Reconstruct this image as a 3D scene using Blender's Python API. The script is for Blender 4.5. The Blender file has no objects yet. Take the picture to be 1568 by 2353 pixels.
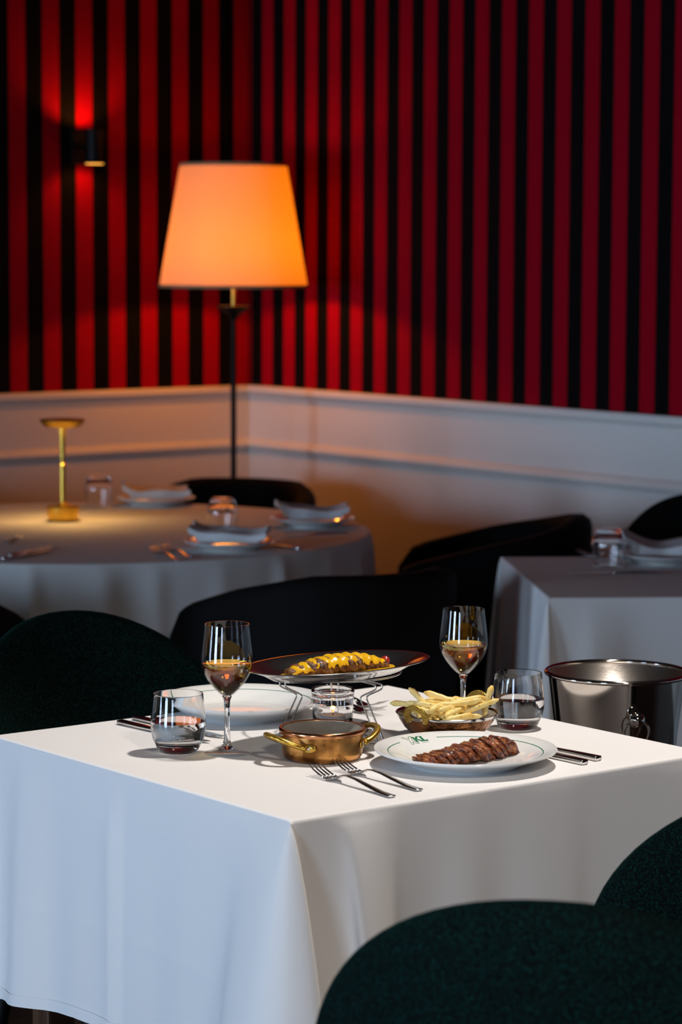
import bpy, bmesh, math, random
from mathutils import Vector, Matrix, noise
rnd = random.Random(7)
PI = math.pi
S = bpy.context.scene
COL = S.collection

# ------------------------------------------------------------------ camera
# room axes: x runs along the back wall (x = 0 is the right wall), y runs to the back wall (y = 0)
F_PX, PITCH, ROLL, YAW, EYE = 6106.0, .0998, .0042, .6667, 1.523
CAM = Vector((-5.437, -7.42, EYE))
_c, _s = math.cos(YAW), math.sin(YAW)
def to_room(v):
    return Vector((v[0]*_c + v[1]*_s, -v[0]*_s + v[1]*_c, v[2]))
_f = Vector((0, math.cos(PITCH), -math.sin(PITCH))); _u = Vector((0, math.sin(PITCH), math.cos(PITCH))); _r = Vector((1, 0, 0))
_R = _r*math.cos(ROLL) + _u*math.sin(ROLL); _U = -_r*math.sin(ROLL) + _u*math.cos(ROLL)
def at(px, py, z):
    """point of the photograph (1568 x 2353) that lies at height z in the room"""
    d = _f + _R*((px-784)/F_PX) - _U*((py-1176.5)/F_PX)
    return CAM + to_room(d*((z-EYE)/d.z))
def cw(x, y, z=0):
    """camera-aligned floor coordinates (x right, y away from the camera) to room"""
    return to_room(Vector((x, y, 0))) + Vector((CAM.x, CAM.y, z))
def ang(a):            # angle in camera-aligned floor plan (degrees) to room radians
    return math.radians(a) - YAW
cam_data = bpy.data.cameras.new('camera'); cam = bpy.data.objects.new('camera', cam_data); COL.objects.link(cam)
cR, cU, cF = to_room(_R), to_room(_U), to_room(_f)
cam.matrix_world = Matrix(((cR.x, cU.x, -cF.x, CAM.x), (cR.y, cU.y, -cF.y, CAM.y), (cR.z, cU.z, -cF.z, CAM.z), (0, 0, 0, 1)))
cam_data.sensor_fit = 'VERTICAL'; cam_data.sensor_height = 36; cam_data.sensor_width = 24
cam_data.lens = F_PX/2353*36
cam_data.dof.use_dof = True; cam_data.dof.focus_distance = 4.08; cam_data.dof.aperture_fstop = 5.6
cam_data.clip_start = .05
S.camera = cam
S.view_settings.view_transform = 'Standard'; S.view_settings.look = 'None'
S.cycles.max_bounces = 9; S.cycles.diffuse_bounces = 3; S.cycles.glossy_bounces = 4; S.cycles.transmission_bounces = 9   # light paths
S.view_settings.exposure = 0; S.view_settings.gamma = 1; S.view_settings.use_curve_mapping = False

# ------------------------------------------------------------------ world, large lights
w = bpy.data.worlds.new('world'); S.world = w; w.use_nodes = True
w.node_tree.nodes['Background'].inputs[0].default_value = (.5, .68, 1, 1)
w.node_tree.nodes['Background'].inputs[1].default_value = .6
def light(name, kind, loc, energy, color, size=.1, target=None, **kw):
    l = bpy.data.lights.new(name, kind); l.energy = energy; l.color = color
    if kind == 'AREA': l.shape = 'RECTANGLE'; l.size, l.size_y = size
    else: l.shadow_soft_size = size
    for k, v in kw.items(): setattr(l, k, v)
    o = bpy.data.objects.new(name, l); COL.objects.link(o); o.location = loc
    if target is not None:
        o.rotation_euler = (Vector(target)-Vector(loc)).to_track_quat('-Z', 'Y').to_euler()
    return o
WIN_X = -7.6
WINDOWS = [-1.6, -4.2, -6.8]              # y of the window centres in the window wall
WIN_W, WIN_B, WIN_T = 1.0, .2, 1.8
for i, wy in enumerate(WINDOWS):                  # daylight outside each window
    light('window_daylight', 'AREA', (WIN_X-.28, wy, (WIN_B+WIN_T)/2), (38, 27, 40)[i], (.54, .73, 1), (WIN_W, WIN_T-WIN_B),
          target=(0, wy, (WIN_B+WIN_T)/2), spread=math.radians(80))   # beam narrowed artificially to keep daylight off the back wall
TC = cw(.02, 4.1, .75)                            # middle of the dining table
light('table_downlight', 'SPOT', cw(.58, 4.28, 2.86), 188, (1, .93, .87), .07, target=cw(.03, 4.09, .75),
      spot_size=math.radians(40), spot_blend=.35)
light('cloth_fill_spot', 'SPOT', cw(1.0, .9, 2.8), 150, (1, .88, .76), .2, target=cw(.3, 3.8, .5), spot_size=math.radians(42), spot_blend=.8)  # added fill that brightens the cloth's front right face, not a lamp of the room

# ------------------------------------------------------------------ helpers
def link(name, me, mat, parent=None, loc=None, rotz=0, smooth=True, sharp=None):
    o = bpy.data.objects.new(name, me); COL.objects.link(o)
    if mat is not None and not me.materials: me.materials.append(mat)
    if smooth:
        for p in me.polygons: p.use_smooth = True
        if sharp: me.set_sharp_from_angle(angle=math.radians(sharp))
    if parent: o.parent = parent
    if loc is not None: o.location = loc
    if rotz: o.rotation_euler = (0, 0, rotz)
    return o
def mesh(v, f):
    me = bpy.data.meshes.new('mesh'); me.from_pydata([tuple(p) for p in v], [], f); me.update(); return me
def merge(*ms):
    v, f = [], []
    for mv, mf in ms:
        n = len(v); v += list(mv); f += [[i+n for i in q] for q in mf]
    return v, f
def fix(me):
    bm = bmesh.new(); bm.from_mesh(me); bmesh.ops.remove_doubles(bm, verts=bm.verts, dist=1e-6)
    bmesh.ops.recalc_face_normals(bm, faces=bm.faces); bm.to_mesh(me); bm.free(); return me
def tag(o, label, cat, group=None, kind=None):
    o['label'] = label; o['category'] = cat
    if group: o['group'] = group
    if kind: o['kind'] = kind
    return o
def thing(name, label, cat, loc, rotz=0, group=None):
    o = bpy.data.objects.new(name, None); COL.objects.link(o); o.empty_display_size = .05
    o.location = loc; o.rotation_euler = (0, 0, rotz)
    return tag(o, label, cat, group)
def struct(o):
    o['kind'] = 'structure'; return o
def copy_tree(o, parent=None):
    c = o.copy(); COL.objects.link(c); c.parent = parent
    for ch in list(o.children): copy_tree(ch, c)
    return c
def lathe(prof, seg=48, ax=1, ay=1):
    v, f = [], []
    n = len(prof)
    for r, z in prof:
        for k in range(seg):
            a = 2*PI*k/seg; v.append((r*ax*math.cos(a), r*ay*math.sin(a), z))
    for i in range(n-1):
        for k in range(seg):
            a, b = i*seg+k, i*seg+(k+1) % seg
            f.append([a, b, b+seg, a+seg])
    return v, f
def lathe_mesh(prof, seg=48): return fix(mesh(*lathe(prof, seg)))
def oval(rings, seg=64):                        # rings of (half length, half width, z)
    v, f = [], []
    for a_, b_, z in rings:
        for k in range(seg):
            a = 2*PI*k/seg; v.append((a_*math.cos(a), b_*math.sin(a), z))
    for i in range(len(rings)-1):
        for k in range(seg):
            a, b = i*seg+k, i*seg+(k+1) % seg; f.append([a, b, b+seg, a+seg])
    return v, f
def spline(pts, sub=6, closed=False):
    P = [Vector(p) for p in pts]; n = len(P); out = []
    for i in range(n if closed else n-1):
        g = lambda k: P[k % n] if closed else P[max(0, min(n-1, k))]
        p0, p1, p2, p3 = g(i-1), g(i), g(i+1), g(i+2)
        for j in range(sub):
            t = j/sub
            out.append(.5*((2*p1)+(p2-p0)*t+(2*p0-5*p1+4*p2-p3)*t*t+(3*p1-p0-3*p2+p3)*t**3))
    if not closed: out.append(P[-1])
    return out
def tube(path, r, seg=8, closed=False, flat=1.0):
    P = [Vector(p) for p in path]; n = len(P); v, f = [], []
    T = []
    for i in range(n):
        a = P[(i-1) % n] if closed else P[max(0, i-1)]; b = P[(i+1) % n] if closed else P[min(n-1, i+1)]
        T.append((b-a).normalized())
    N = T[0].orthogonal().normalized()
    if abs(T[0].z) < .95: N = (Vector((0, 0, 1))-T[0]*T[0].z).normalized()
    for i in range(n):
        N = (N-T[i]*N.dot(T[i])).normalized(); B = T[i].cross(N)
        rr = r[i] if hasattr(r, '__len__') else r
        for k in range(seg):
            a = 2*PI*k/seg; v.append(P[i]+N*(rr*flat*math.cos(a))+B*(rr*math.sin(a)))
    for i in range(n if closed else n-1):
        for k in range(seg):
            a, b = i*seg+k, i*seg+(k+1) % seg; j = ((i+1) % n)*seg
            f.append([a, b, j+(k+1) % seg, j+k])
    if not closed:
        f.append(list(range(seg))[::-1]); f.append([(n-1)*seg+k for k in range(seg)])
    return v, f
def box(x0, x1, y0, y1, z0, z1):
    v = [(x, y, z) for z in (z0, z1) for y in (y0, y1) for x in (x0, x1)]
    return v, [[0, 2, 3, 1], [4, 5, 7, 6], [0, 1, 5, 4], [2, 6, 7, 3], [0, 4, 6, 2], [1, 3, 7, 5]]
def box_mesh(*a, bev=0, seg=2):
    me = mesh(*box(*a))
    if bev:
        bm = bmesh.new(); bm.from_mesh(me)
        bmesh.ops.bevel(bm, geom=list(bm.edges), offset=bev, segments=seg, profile=.6, affect='EDGES'); bm.to_mesh(me); bm.free()
    return me
def loft(secs, seg=12, p=.55):                  # secs of (x, y, z, half width, half thickness): superellipse sections along x
    v, f = [], []
    for x, y, z, hw, ht in secs:
        for k in range(seg):
            a = 2*PI*k/seg; c, s = math.cos(a), math.sin(a)
            v.append((x, y+hw*math.copysign(abs(c)**p, c), z+ht*math.copysign(abs(s)**p, s)))
    for i in range(len(secs)-1):
        for k in range(seg):
            a, b = i*seg+k, i*seg+(k+1) % seg; f.append([a, b, b+seg, a+seg])
    f.append(list(range(seg))[::-1]); f.append([(len(secs)-1)*seg+k for k in range(seg)])
    return v, f
def blob(sub, fn):
    bm = bmesh.new(); bmesh.ops.create_icosphere(bm, subdivisions=sub, radius=1)
    for q in bm.verts: q.co = fn(q.co.copy())
    me = bpy.data.meshes.new('mesh'); bm.to_mesh(me); bm.free(); return me

# ------------------------------------------------------------------ materials
def new_mat(name):
    m = bpy.data.materials.new(name); m.use_nodes = True
    nt = m.node_tree; return m, nt, nt.nodes['Principled BSDF']
def mat(name, c, rough=.5, metal=0, c2=None, scale=20, bump=0, bscale=None, detail=4, lo=.35, hi=.65, stretch=None, **kw):
    m, nt, p = new_mat(name)
    p.inputs['Base Color'].default_value = (*c, 1); p.inputs['Roughness'].default_value = rough; p.inputs['Metallic'].default_value = metal
    for k, v in kw.items():
        i = p.inputs[k.replace('_', ' ')]
        i.default_value = v if not (hasattr(v, '__len__') and len(v) == 3) else (*v, 1)
    if c2 is not None or bump:
        tc = nt.nodes.new('ShaderNodeTexCoord'); src = tc.outputs['Object']
        if stretch:
            mp = nt.nodes.new('ShaderNodeMapping'); mp.inputs['Scale'].default_value = stretch
            nt.links.new(src, mp.inputs[0]); src = mp.outputs[0]
        if c2 is not None:
            n = nt.nodes.new('ShaderNodeTexNoise'); n.inputs['Scale'].default_value = scale; n.inputs['Detail'].default_value = detail
            r = nt.nodes.new('ShaderNodeValToRGB'); r.color_ramp.elements[0].color = (*c, 1); r.color_ramp.elements[1].color = (*c2, 1)
            r.color_ramp.elements[0].position = lo; r.color_ramp.elements[1].position = hi
            nt.links.new(src, n.inputs['Vector']); nt.links.new(n.outputs[0], r.inputs[0]); nt.links.new(r.outputs[0], p.inputs['Base Color'])
        if bump:
            n2 = nt.nodes.new('ShaderNodeTexNoise'); n2.inputs['Scale'].default_value = bscale or scale; n2.inputs['Detail'].default_value = 3
            b = nt.nodes.new('ShaderNodeBump'); b.inputs['Strength'].default_value = min(1, bump); b.inputs['Distance'].default_value = .002
            nt.links.new(src, n2.inputs['Vector']); nt.links.new(n2.outputs[0], b.inputs['Height']); nt.links.new(b.outputs[0], p.inputs['Normal'])
    return m
def emit(name, c, s):
    m, nt, p = new_mat(name); p.inputs['Base Color'].default_value = (*c, 1)
    p.inputs['Emission Color'].default_value = (*c, 1); p.inputs['Emission Strength'].default_value = s; return m
def thin_glass(name, tint=(1, 1, 1), base=.04):
    m, nt, p = new_mat(name); out = nt.nodes['Material Output']; nt.nodes.remove(p)
    t = nt.nodes.new('ShaderNodeBsdfTransparent'); t.inputs[0].default_value = (*tint, 1)
    g = nt.nodes.new('ShaderNodeBsdfGlossy'); g.inputs['Roughness'].default_value = .01
    lw = nt.nodes.new('ShaderNodeLayerWeight'); lw.inputs[0].default_value = .5
    pw = nt.nodes.new('ShaderNodeMath'); pw.operation = 'POWER'; pw.inputs[1].default_value = 4.0; nt.links.new(lw.outputs['Facing'], pw.inputs[0])
    fr = nt.nodes.new('ShaderNodeMath'); fr.operation = 'MULTIPLY_ADD'; fr.inputs[1].default_value = .75; fr.inputs[2].default_value = base
    nt.links.new(pw.outputs[0], fr.inputs[0])
    mx = nt.nodes.new('ShaderNodeMixShader')
    nt.links.new(fr.outputs[0], mx.inputs[0]); nt.links.new(t.outputs[0], mx.inputs[1]); nt.links.new(g.outputs[0], mx.inputs[2])
    nt.links.new(mx.outputs[0], out.inputs[0]); return m
def stripes(name, axis, off, period, red, black):
    m, nt, p = new_mat(name); p.inputs['Roughness'].default_value = .8; p.inputs['Specular IOR Level'].default_value = .04
    tc = nt.nodes.new('ShaderNodeTexCoord'); sp = nt.nodes.new('ShaderNodeSeparateXYZ'); nt.links.new(tc.outputs['Object'], sp.inputs[0])
    def math_(op, a, b):
        n = nt.nodes.new('ShaderNodeMath'); n.operation = op; nt.links.new(a, n.inputs[0]); n.inputs[1].default_value = b; return n.outputs[0]
    v = math_('ADD', sp.outputs[axis], off); v = math_('DIVIDE', v, period); v = math_('FLOORED_MODULO', v, 1.0); v = math_('LESS_THAN', v, .5)
    mx = nt.nodes.new('ShaderNodeMix'); mx.data_type = 'RGBA'
    nt.links.new(v, mx.inputs['Factor']); mx.inputs['A'].default_value = (*black, 1); mx.inputs['B'].default_value = (*red, 1)
    nt.links.new(mx.outputs['Result'], p.inputs['Base Color']); return m
RED, BLK = (.31, .0009, .0115), (.0045, .004, .0042)
M = {}
M['paper_back'] = stripes('striped_wallpaper_back', 0, .0705, .1272, RED, BLK)
M['paper_right'] = stripes('striped_wallpaper_right', 1, .0675+.0613, .1226, RED, BLK)
M['panel'] = mat('wainscot_paint', (.74, .71, .67), .45)
M['plaster'] = mat('plaster', (.20, .17, .15), .8, c2=(.23, .20, .17), scale=6)
M['ceiling'] = mat('ceiling_paint', (.10, .09, .085), .9)
M['floor'] = mat('dark_wood_floor', (.05, .022, .012), .35, c2=(.09, .042, .022), scale=6, stretch=(1, 9, 1))
M['winframe'] = mat('window_frame_paint', (.05, .05, .05), .5)
M['cloth'] = mat('white_table_linen', (.82, .80, .785), .8, bump=.12, bscale=900, Sheen_Weight=.1)
M['napkin'] = mat('napkin_linen', (.80, .79, .78), .85)
M['china'] = mat('white_china', (.84, .85, .83), .12, Coat_Weight=.3, Coat_Roughness=.05)
M['greenline'] = mat('green_glaze', (.012, .16, .075), .25)
M['steel'] = mat('polished_steel', (.62, .60, .58), .13, 1)
M['chrome'] = mat('chrome_wire', (.70, .70, .70), .07, 1)
M['platter'] = mat('platter_steel', (.66, .64, .62), .16, 1)
M['bucket'] = mat('bucket_steel', (.60, .55, .50), .09, 1)
M['bucket_in'] = mat('brushed_steel', (.52, .47, .42), .30, 1, bump=.15, bscale=60, stretch=(1, 1, 30))
M['copper'] = mat('aged_copper', (.15, .06, .014), .30, 1, c2=(.60, .29, .085), scale=30, lo=.40, hi=.60, detail=8)
M['copper_rim'] = mat('copper_rim', (.56, .24, .11), .2, 1)
M['tin'] = mat('tin_lining', (.50, .47, .40), .42, .85, c2=(.62, .59, .52), scale=30)
M['brass'] = mat('aged_brass', (.60, .36, .06), .26, .85, c2=(.42, .24, .035), scale=60)
M['brass_lamp'] = mat('brushed_brass', (.66, .42, .07), .3, 1)
M['rivet'] = mat('steel_rivet', (.72, .68, .6), .25, 1)
M['soot'] = mat('tarnish', (.03, .02, .012), .6, .4)
M['glass'] = mat('clear_glass', (1, 1, 1), 0, Transmission_Weight=1, IOR=1.48)
M['bowlglass'] = thin_glass('thin_wine_glass')
M['pane'] = thin_glass('window_pane')
M['water'] = mat('water', (1, 1, 1), 0, Transmission_Weight=1, IOR=1.33)
M['wine'] = mat('white_wine', (1, .66, .15), 0, Transmission_Weight=1, IOR=1.34)
M['wax'] = mat('candle_wax', (.75, .75, .78), .5)
M['flame'] = emit('candle_flame', (1, .45, .10), 1.6)
M['black'] = mat('black_upholstery', (.0022, .002, .002), .8, c2=(.0035, .003, .003), scale=200, Specular_IOR_Level=.12)
M['blackmetal'] = mat('black_metal', (.004, .004, .004), .5, Specular_IOR_Level=.2)
M['shade_trim'] = mat('shade_trim', (.5, .3, .15), .8)
M['sauce'] = mat('mustard_sauce', (.80, .46, .012), .22, c2=(.72, .38, .01), scale=90, bump=.3, bscale=120)
M['garnish'] = mat('red_pepper', (.35, .02, .01), .3)
M['salt'] = mat('salt_flake', (.85, .8, .76), .4)
M['saucer'] = mat('grey_saucer', (.16, .15, .15), .35)
# green boucle
def boucle(name, c, c2):
    m = mat(name, c, .9, c2=c2, scale=420, detail=2, lo=.5, hi=.72, bump=1, bscale=420, Sheen_Weight=.10, Sheen_Roughness=.3, Specular_IOR_Level=.1)
    m.node_tree.nodes['Principled BSDF'].inputs['Sheen Tint'].default_value = (.05, .45, .38, 1)
    return m
M['green'] = boucle('dark_green_boucle', (.0006, .0018, .0017), (.0035, .040, .033))
# lamp shade: cloth that lets the bulb shine through
def shade_mat():
    m, nt, p = new_mat('cream_lamp_shade'); out = nt.nodes['Material Output']; nt.nodes.remove(p)
    d = nt.nodes.new('ShaderNodeBsdfDiffuse'); d.inputs[0].default_value = (.78, .66, .52, 1)
    t = nt.nodes.new('ShaderNodeBsdfTranslucent'); t.inputs[0].default_value = (.95, .78, .45, 1)
    mx = nt.nodes.new('ShaderNodeMixShader'); mx.inputs[0].default_value = .5
    nt.links.new(d.outputs[0], mx.inputs[1]); nt.links.new(t.outputs[0], mx.inputs[2]); nt.links.new(mx.outputs[0], out.inputs[0]); return m
M['shade'] = shade_mat()
def meat_mat(name, c1, c2, c3):
    m, nt, p = new_mat(name); p.inputs['Roughness'].default_value = .28; p.inputs['Coat Weight'].default_value = .5
    tc = nt.nodes.new('ShaderNodeTexCoord'); n = nt.nodes.new('ShaderNodeTexNoise'); n.inputs['Scale'].default_value = 130; n.inputs['Detail'].default_value = 6
    r = nt.nodes.new('ShaderNodeValToRGB'); e = r.color_ramp.elements
    e[0].color = (*c1, 1); e[0].position = .36; e[1].color = (*c3, 1); e[1].position = .68; k = e.new(.5); k.color = (*c2, 1)
    nt.links.new(tc.outputs['Object'], n.inputs['Vector']); nt.links.new(n.outputs[0], r.inputs[0]); nt.links.new(r.outputs[0], p.inputs['Base Color'])
    b = nt.nodes.new('ShaderNodeBump'); b.inputs['Strength'].default_value = .9; b.inputs['Distance'].default_value = .0025
    n2 = nt.nodes.new('ShaderNodeTexNoise'); n2.inputs['Scale'].default_value = 420; n2.inputs['Detail'].default_value = 5
    nt.links.new(tc.outputs['Object'], n2.inputs['Vector']); nt.links.new(n2.outputs[0], b.inputs['Height']); nt.links.new(b.outputs[0], p.inputs['Normal'])
    return m
M['crust'] = meat_mat('seared_crust', (.05, .006, .002), (.24, .048, .008), (.46, .16, .022))
M['meat'] = meat_mat('grilled_meat', (.035, .012, .006), (.16, .06, .025), (.34, .16, .06))
def fry_mat():
    m, nt, p = new_mat('fried_potato'); p.inputs['Roughness'].default_value = .38
    tc = nt.nodes.new('ShaderNodeTexCoord'); inf = nt.nodes.new('ShaderNodeObjectInfo')
    n = nt.nodes.new('ShaderNodeTexNoise'); n.inputs['Scale'].default_value = 70
    r = nt.nodes.new('ShaderNodeValToRGB'); e = r.color_ramp.elements
    e[0].color = (.92, .74, .30, 1); e[1].color = (.84, .54, .12, 1); e[0].position = .4; e[1].position = .75
    nt.links.new(tc.outputs['Object'], n.inputs['Vector']); nt.links.new(n.outputs[0], r.inputs[0])
    vo = nt.nodes.new('ShaderNodeTexVoronoi'); vo.inputs['Scale'].default_value = 150; nt.links.new(tc.outputs['Object'], vo.inputs['Vector'])
    lt = nt.nodes.new('ShaderNodeMath'); lt.operation = 'LESS_THAN'; lt.inputs[1].default_value = .13; nt.links.new(vo.outputs['Distance'], lt.inputs[0])
    mx = nt.nodes.new('ShaderNodeMix'); mx.data_type = 'RGBA'; nt.links.new(lt.outputs[0], mx.inputs['Factor'])
    nt.links.new(r.outputs[0], mx.inputs['A']); mx.inputs['B'].default_value = (.05, .06, .01, 1)
    nt.links.new(mx.outputs['Result'], p.inputs['Base Color'])
    p.inputs['Subsurface Weight'].default_value = .0
    return m
M['fry'] = fry_mat()
def hammered():
    m, nt, p = new_mat('hammered_copper'); p.inputs['Metallic'].default_value = 1; p.inputs['Roughness'].default_value = .28
    tc = nt.nodes.new('ShaderNodeTexCoord'); n = nt.nodes.new('ShaderNodeTexNoise'); n.inputs['Scale'].default_value = 28; n.inputs['Detail'].default_value = 6
    r = nt.nodes.new('ShaderNodeValToRGB'); e = r.color_ramp.elements
    e[0].color = (.07, .03, .014, 1); e[0].position = .36; e[1].color = (.38, .16, .06, 1); e[1].position = .68
    nt.links.new(tc.outputs['Object'], n.inputs['Vector']); nt.links.new(n.outputs[0], r.inputs[0]); nt.links.new(r.outputs[0], p.inputs['Base Color'])
    v = nt.nodes.new('ShaderNodeTexVoronoi'); v.inputs['Scale'].default_value = 170; nt.links.new(tc.outputs['Object'], v.inputs['Vector'])
    b = nt.nodes.new('ShaderNodeBump'); b.inputs['Strength'].default_value = .5; b.inputs['Distance'].default_value = .0015
    nt.links.new(v.outputs['Distance'], b.inputs['Height']); nt.links.new(b.outputs[0], p.inputs['Normal']); return m
M['hammered'] = hammered()
def engraved():
    m, nt, p = new_mat('engraved_brass'); p.inputs['Metallic'].default_value = .7; p.inputs['Roughness'].default_value = .3
    tc = nt.nodes.new('ShaderNodeTexCoord'); v = nt.nodes.new('ShaderNodeTexVoronoi'); v.feature = 'DISTANCE_TO_EDGE'; v.inputs['Scale'].default_value = 300
    nt.links.new(tc.outputs['Object'], v.inputs['Vector'])
    r = nt.nodes.new('ShaderNodeValToRGB'); e = r.color_ramp.elements
    e[0].color = (.10, .05, .008, 1); e[0].position = .02; e[1].color = (.70, .44, .08, 1); e[1].position = .12
    nt.links.new(v.outputs['Distance'], r.inputs[0]); nt.links.new(r.outputs[0], p.inputs['Base Color'])
    b = nt.nodes.new('ShaderNodeBump'); b.inputs['Strength'].default_value = .8; b.inputs['Distance'].default_value = .0012
    nt.links.new(v.outputs['Distance'], b.inputs['Height']); nt.links.new(b.outputs[0], p.inputs['Normal']); return m
M['engraved'] = engraved()

# ------------------------------------------------------------------ the room
X0, Y0, ZC = WIN_X, -9.6, 3.0
struct(link('floor', mesh(*box(X0-.15, .15, Y0-.15, .15, -.1, 0)), M['floor'], smooth=False))
struct(link('ceiling', mesh(*box(X0-.15, .15, Y0-.15, .15, ZC, ZC+.1)), M['ceiling'], smooth=False))
RAIL, MOULD = 1.044, .856
wall_b = struct(link('wall_back', mesh(*box(X0-.15, .15, 0, .15, 0, ZC)), M['paper_back'], smooth=False))
wall_r = struct(link('wall_right', mesh(*box(0, .15, Y0, 0, 0, ZC)), M['paper_right'], smooth=False))
def strip(prof, along, length):                 # prof of (stand off, z) swept along a wall
    n = len(prof); v = []
    for t in (0, length):
        for d, z in prof: v.append((-d, -t, z) if along == 'y' else (-t, -d, z))
    f = [[i, (i+1) % n, n+(i+1) % n, n+i] for i in range(n)] + [list(range(n))[::-1], [n+i for i in range(n)]]
    return fix(mesh(v, f))
RAILP = [(0, RAIL), (.030, RAIL), (.034, RAIL-.006), (.034, RAIL-.020), (.028, RAIL-.028), (.018, RAIL-.034), (.016, RAIL-.046), (0, RAIL-.046)]
MOULP = [(.010, MOULD+.004), (.018, MOULD), (.026, MOULD-.008), (.030, MOULD-.018), (.024, MOULD-.03), (.014, MOULD-.036), (.012, MOULD-.044), (.010, MOULD-.046)]
for wall, ax, ln in ((wall_b, 'x', -X0), (wall_r, 'y', -Y0)):
    link('wainscot_panel', strip([(0, 0), (0, RAIL-.01), (.010, RAIL-.01), (.010, MOULD-.02), (.012, MOULD-.02), (.012, 0)], ax, ln), M['panel'], wall, smooth=False)
    link('chair_rail', strip(RAILP, ax, ln), M['panel'], wall, smooth=False)
    link('moulding', strip(MOULP, ax, ln), M['panel'], wall, smooth=False)
    link('skirting', strip([(.012, 0), (.028, 0), (.028, .11), (.022, .12), (.012, .12)], ax, ln), M['panel'], wall, smooth=False)
# window wall, behind and to the left of the camera
ys = [Y0] + [e for wy in sorted(WINDOWS) for e in (wy-WIN_W/2, wy+WIN_W/2)] + [0]
wl = []
for i in range(0, len(ys), 2): wl.append(box(X0-.15, X0, ys[i], ys[i+1], 0, ZC))
for wy in WINDOWS:
    wl.append(box(X0-.15, X0, wy-WIN_W/2, wy+WIN_W/2, 0, WIN_B)); wl.append(box(X0-.15, X0, wy-WIN_W/2, wy+WIN_W/2, WIN_T, ZC))
struct(link('wall_left', mesh(*merge(*wl)), M['plaster'], smooth=False))
struct(link('wall_front', mesh(*box(X0-.15, .15, Y0-.15, Y0, 0, ZC)), M['plaster'], smooth=False))
for i, wy in enumerate(sorted(WINDOWS)):
    a, b = wy-WIN_W/2, wy+WIN_W/2
    wn = struct(link('window_%d' % (i+1), mesh(*merge(
        box(X0-.12, X0-.05, a, a+.06, WIN_B, WIN_T), box(X0-.12, X0-.05, b-.06, b, WIN_B, WIN_T),
        box(X0-.12, X0-.05, a+.06, b-.06, WIN_B, WIN_B+.06), box(X0-.12, X0-.05, a+.06, b-.06, WIN_T-.06, WIN_T),
        box(X0-.11, X0-.06, wy-.03, wy+.03, WIN_B+.06, WIN_T-.06))), M['winframe'], smooth=False))
    for y_a, y_b in ((a+.06, wy-.03), (wy+.03, b-.06)):
        link('pane', mesh(*box(X0-.088, X0-.084, y_a, y_b, WIN_B+.06, WIN_T-.06)), M['pane'], wn, smooth=False)

# ------------------------------------------------------------------ table linen
FLAP = [(.012, -.25), (.020, -.13), (.038, -.045), (.045, 0), (.030, .030), (0, .045), (-.012, .036), (-.016, .012), (-.03, .002),
        (-.065, .010), (-.10, .034), (-.14, .028), (-.19, .008)]
def square_cloth(sx, sy, drop, seed, flaps=(1, 1, 1, 1), crease=None, amp=.008):
    """cloth over a sx by sy table top whose near corner is the origin; hangs by drop"""
    r = random.Random(seed)
    corners = [Vector((0, 0)), Vector((sx, 0)), Vector((sx, sy)), Vector((0, sy))]
    dirs = [Vector((1, 0)), Vector((0, 1)), Vector((-1, 0)), Vector((0, -1))]
    p0, p1, low = [], [], []
    for k in range(4):
        C, e1, e2 = corners[k], -dirs[k], dirs[k-1]          # incoming side runs along e2, its outward normal is e1
        for a, b in FLAP:
            a2, b2 = a*flaps[k], b*flaps[k]
            if b <= -.1: a2, b2 = a*flaps[k], b
            if a <= -.1: a2, b2 = a, b*flaps[k]
            p1.append(C+e1*a2+e2*b2); p0.append(C+e1*min(0, a)*(1 if a < -.02 else 0)+e2*min(0, b)*(1 if b < -.04 else 0))
            low.append(1 - min(1, (abs(a)+abs(b))/.26))
        L = (sx, sy, sx, sy)[k]; d = dirs[k]; nrm = Vector((d.y, -d.x))
        n = max(1, int((L-.46)/.07)); 
        for i in range(n):
            t = .22 + (L-.49)*(i+.5)/n
            q = C+d*t; p0.append(q); p1.append(q+nrm*(.006+amp*(.3 if crease and k == 3 else 1)*(r.random()*2-.7))); low.append(0)
    sub = 5; n = len(p0)
    s0 = []
    for i in range(n):
        for j in range(sub): s0.append(p0[i].lerp(p0[(i+1) % n], j/sub))
    s1 = [Vector((p.x, p.y)) for p in spline([(p.x, p.y, 0) for p in p1], sub, True)]
    lw = []
    for i in range(n):
        for j in range(sub): lw.append(low[i]*(1-j/sub)+low[(i+1) % n]*j/sub)
    m = len(s0); v, f = [], []
    ctr = Vector((sx/2, sy/2))
    rows = [(-.006, 0, 0), (-.0022, .0008, 0), (-.0005, .0025, 0)]
    NR = 44
    for i in range(NR+1):
        q = i/NR; rows.append((0, .006+(drop-.006)*q, q))
    for inset, dz, q in rows:
        e = q**.72
        for i in range(m):
            P = s0[i].lerp(s1[i], e)
            if inset:
                P = Vector((min(max(P.x, -inset), sx+inset), min(max(P.y, -inset), sy+inset)))
            extra = Vector((0, 0))
            if crease and q > 0 and s0[i].x < 1e-4:          # ironed fold lines in the near left face
                t = s0[i].y; k = (t-crease)
                if 0 <= k < .16: extra.x -= .011*(1-k/.16)**2*min(1, q*4)
                for qz in (.17, .62):
                    extra.x -= .0012*math.exp(-((q-qz)/.012)**2)
            v.append((P.x+extra.x, P.y+extra.y, -(dz+lw[i]*.03*q*q)))
    for j in range(len(rows)-1):
        for i in range(m):
            a, b = j*m+i, j*m+(i+1) % m; f.append([a, a+m, b+m, b])
    top0 = len(v)
    tops = [(x, y, 0) for x, y in ((.006, .006), (sx-.006, .006), (sx-.006, sy-.006), (.006, sy-.006))]
    v += tops; f.append([top0, top0+1, top0+2, top0+3])
    return mesh(v, f), (m, len(rows), v)
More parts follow.
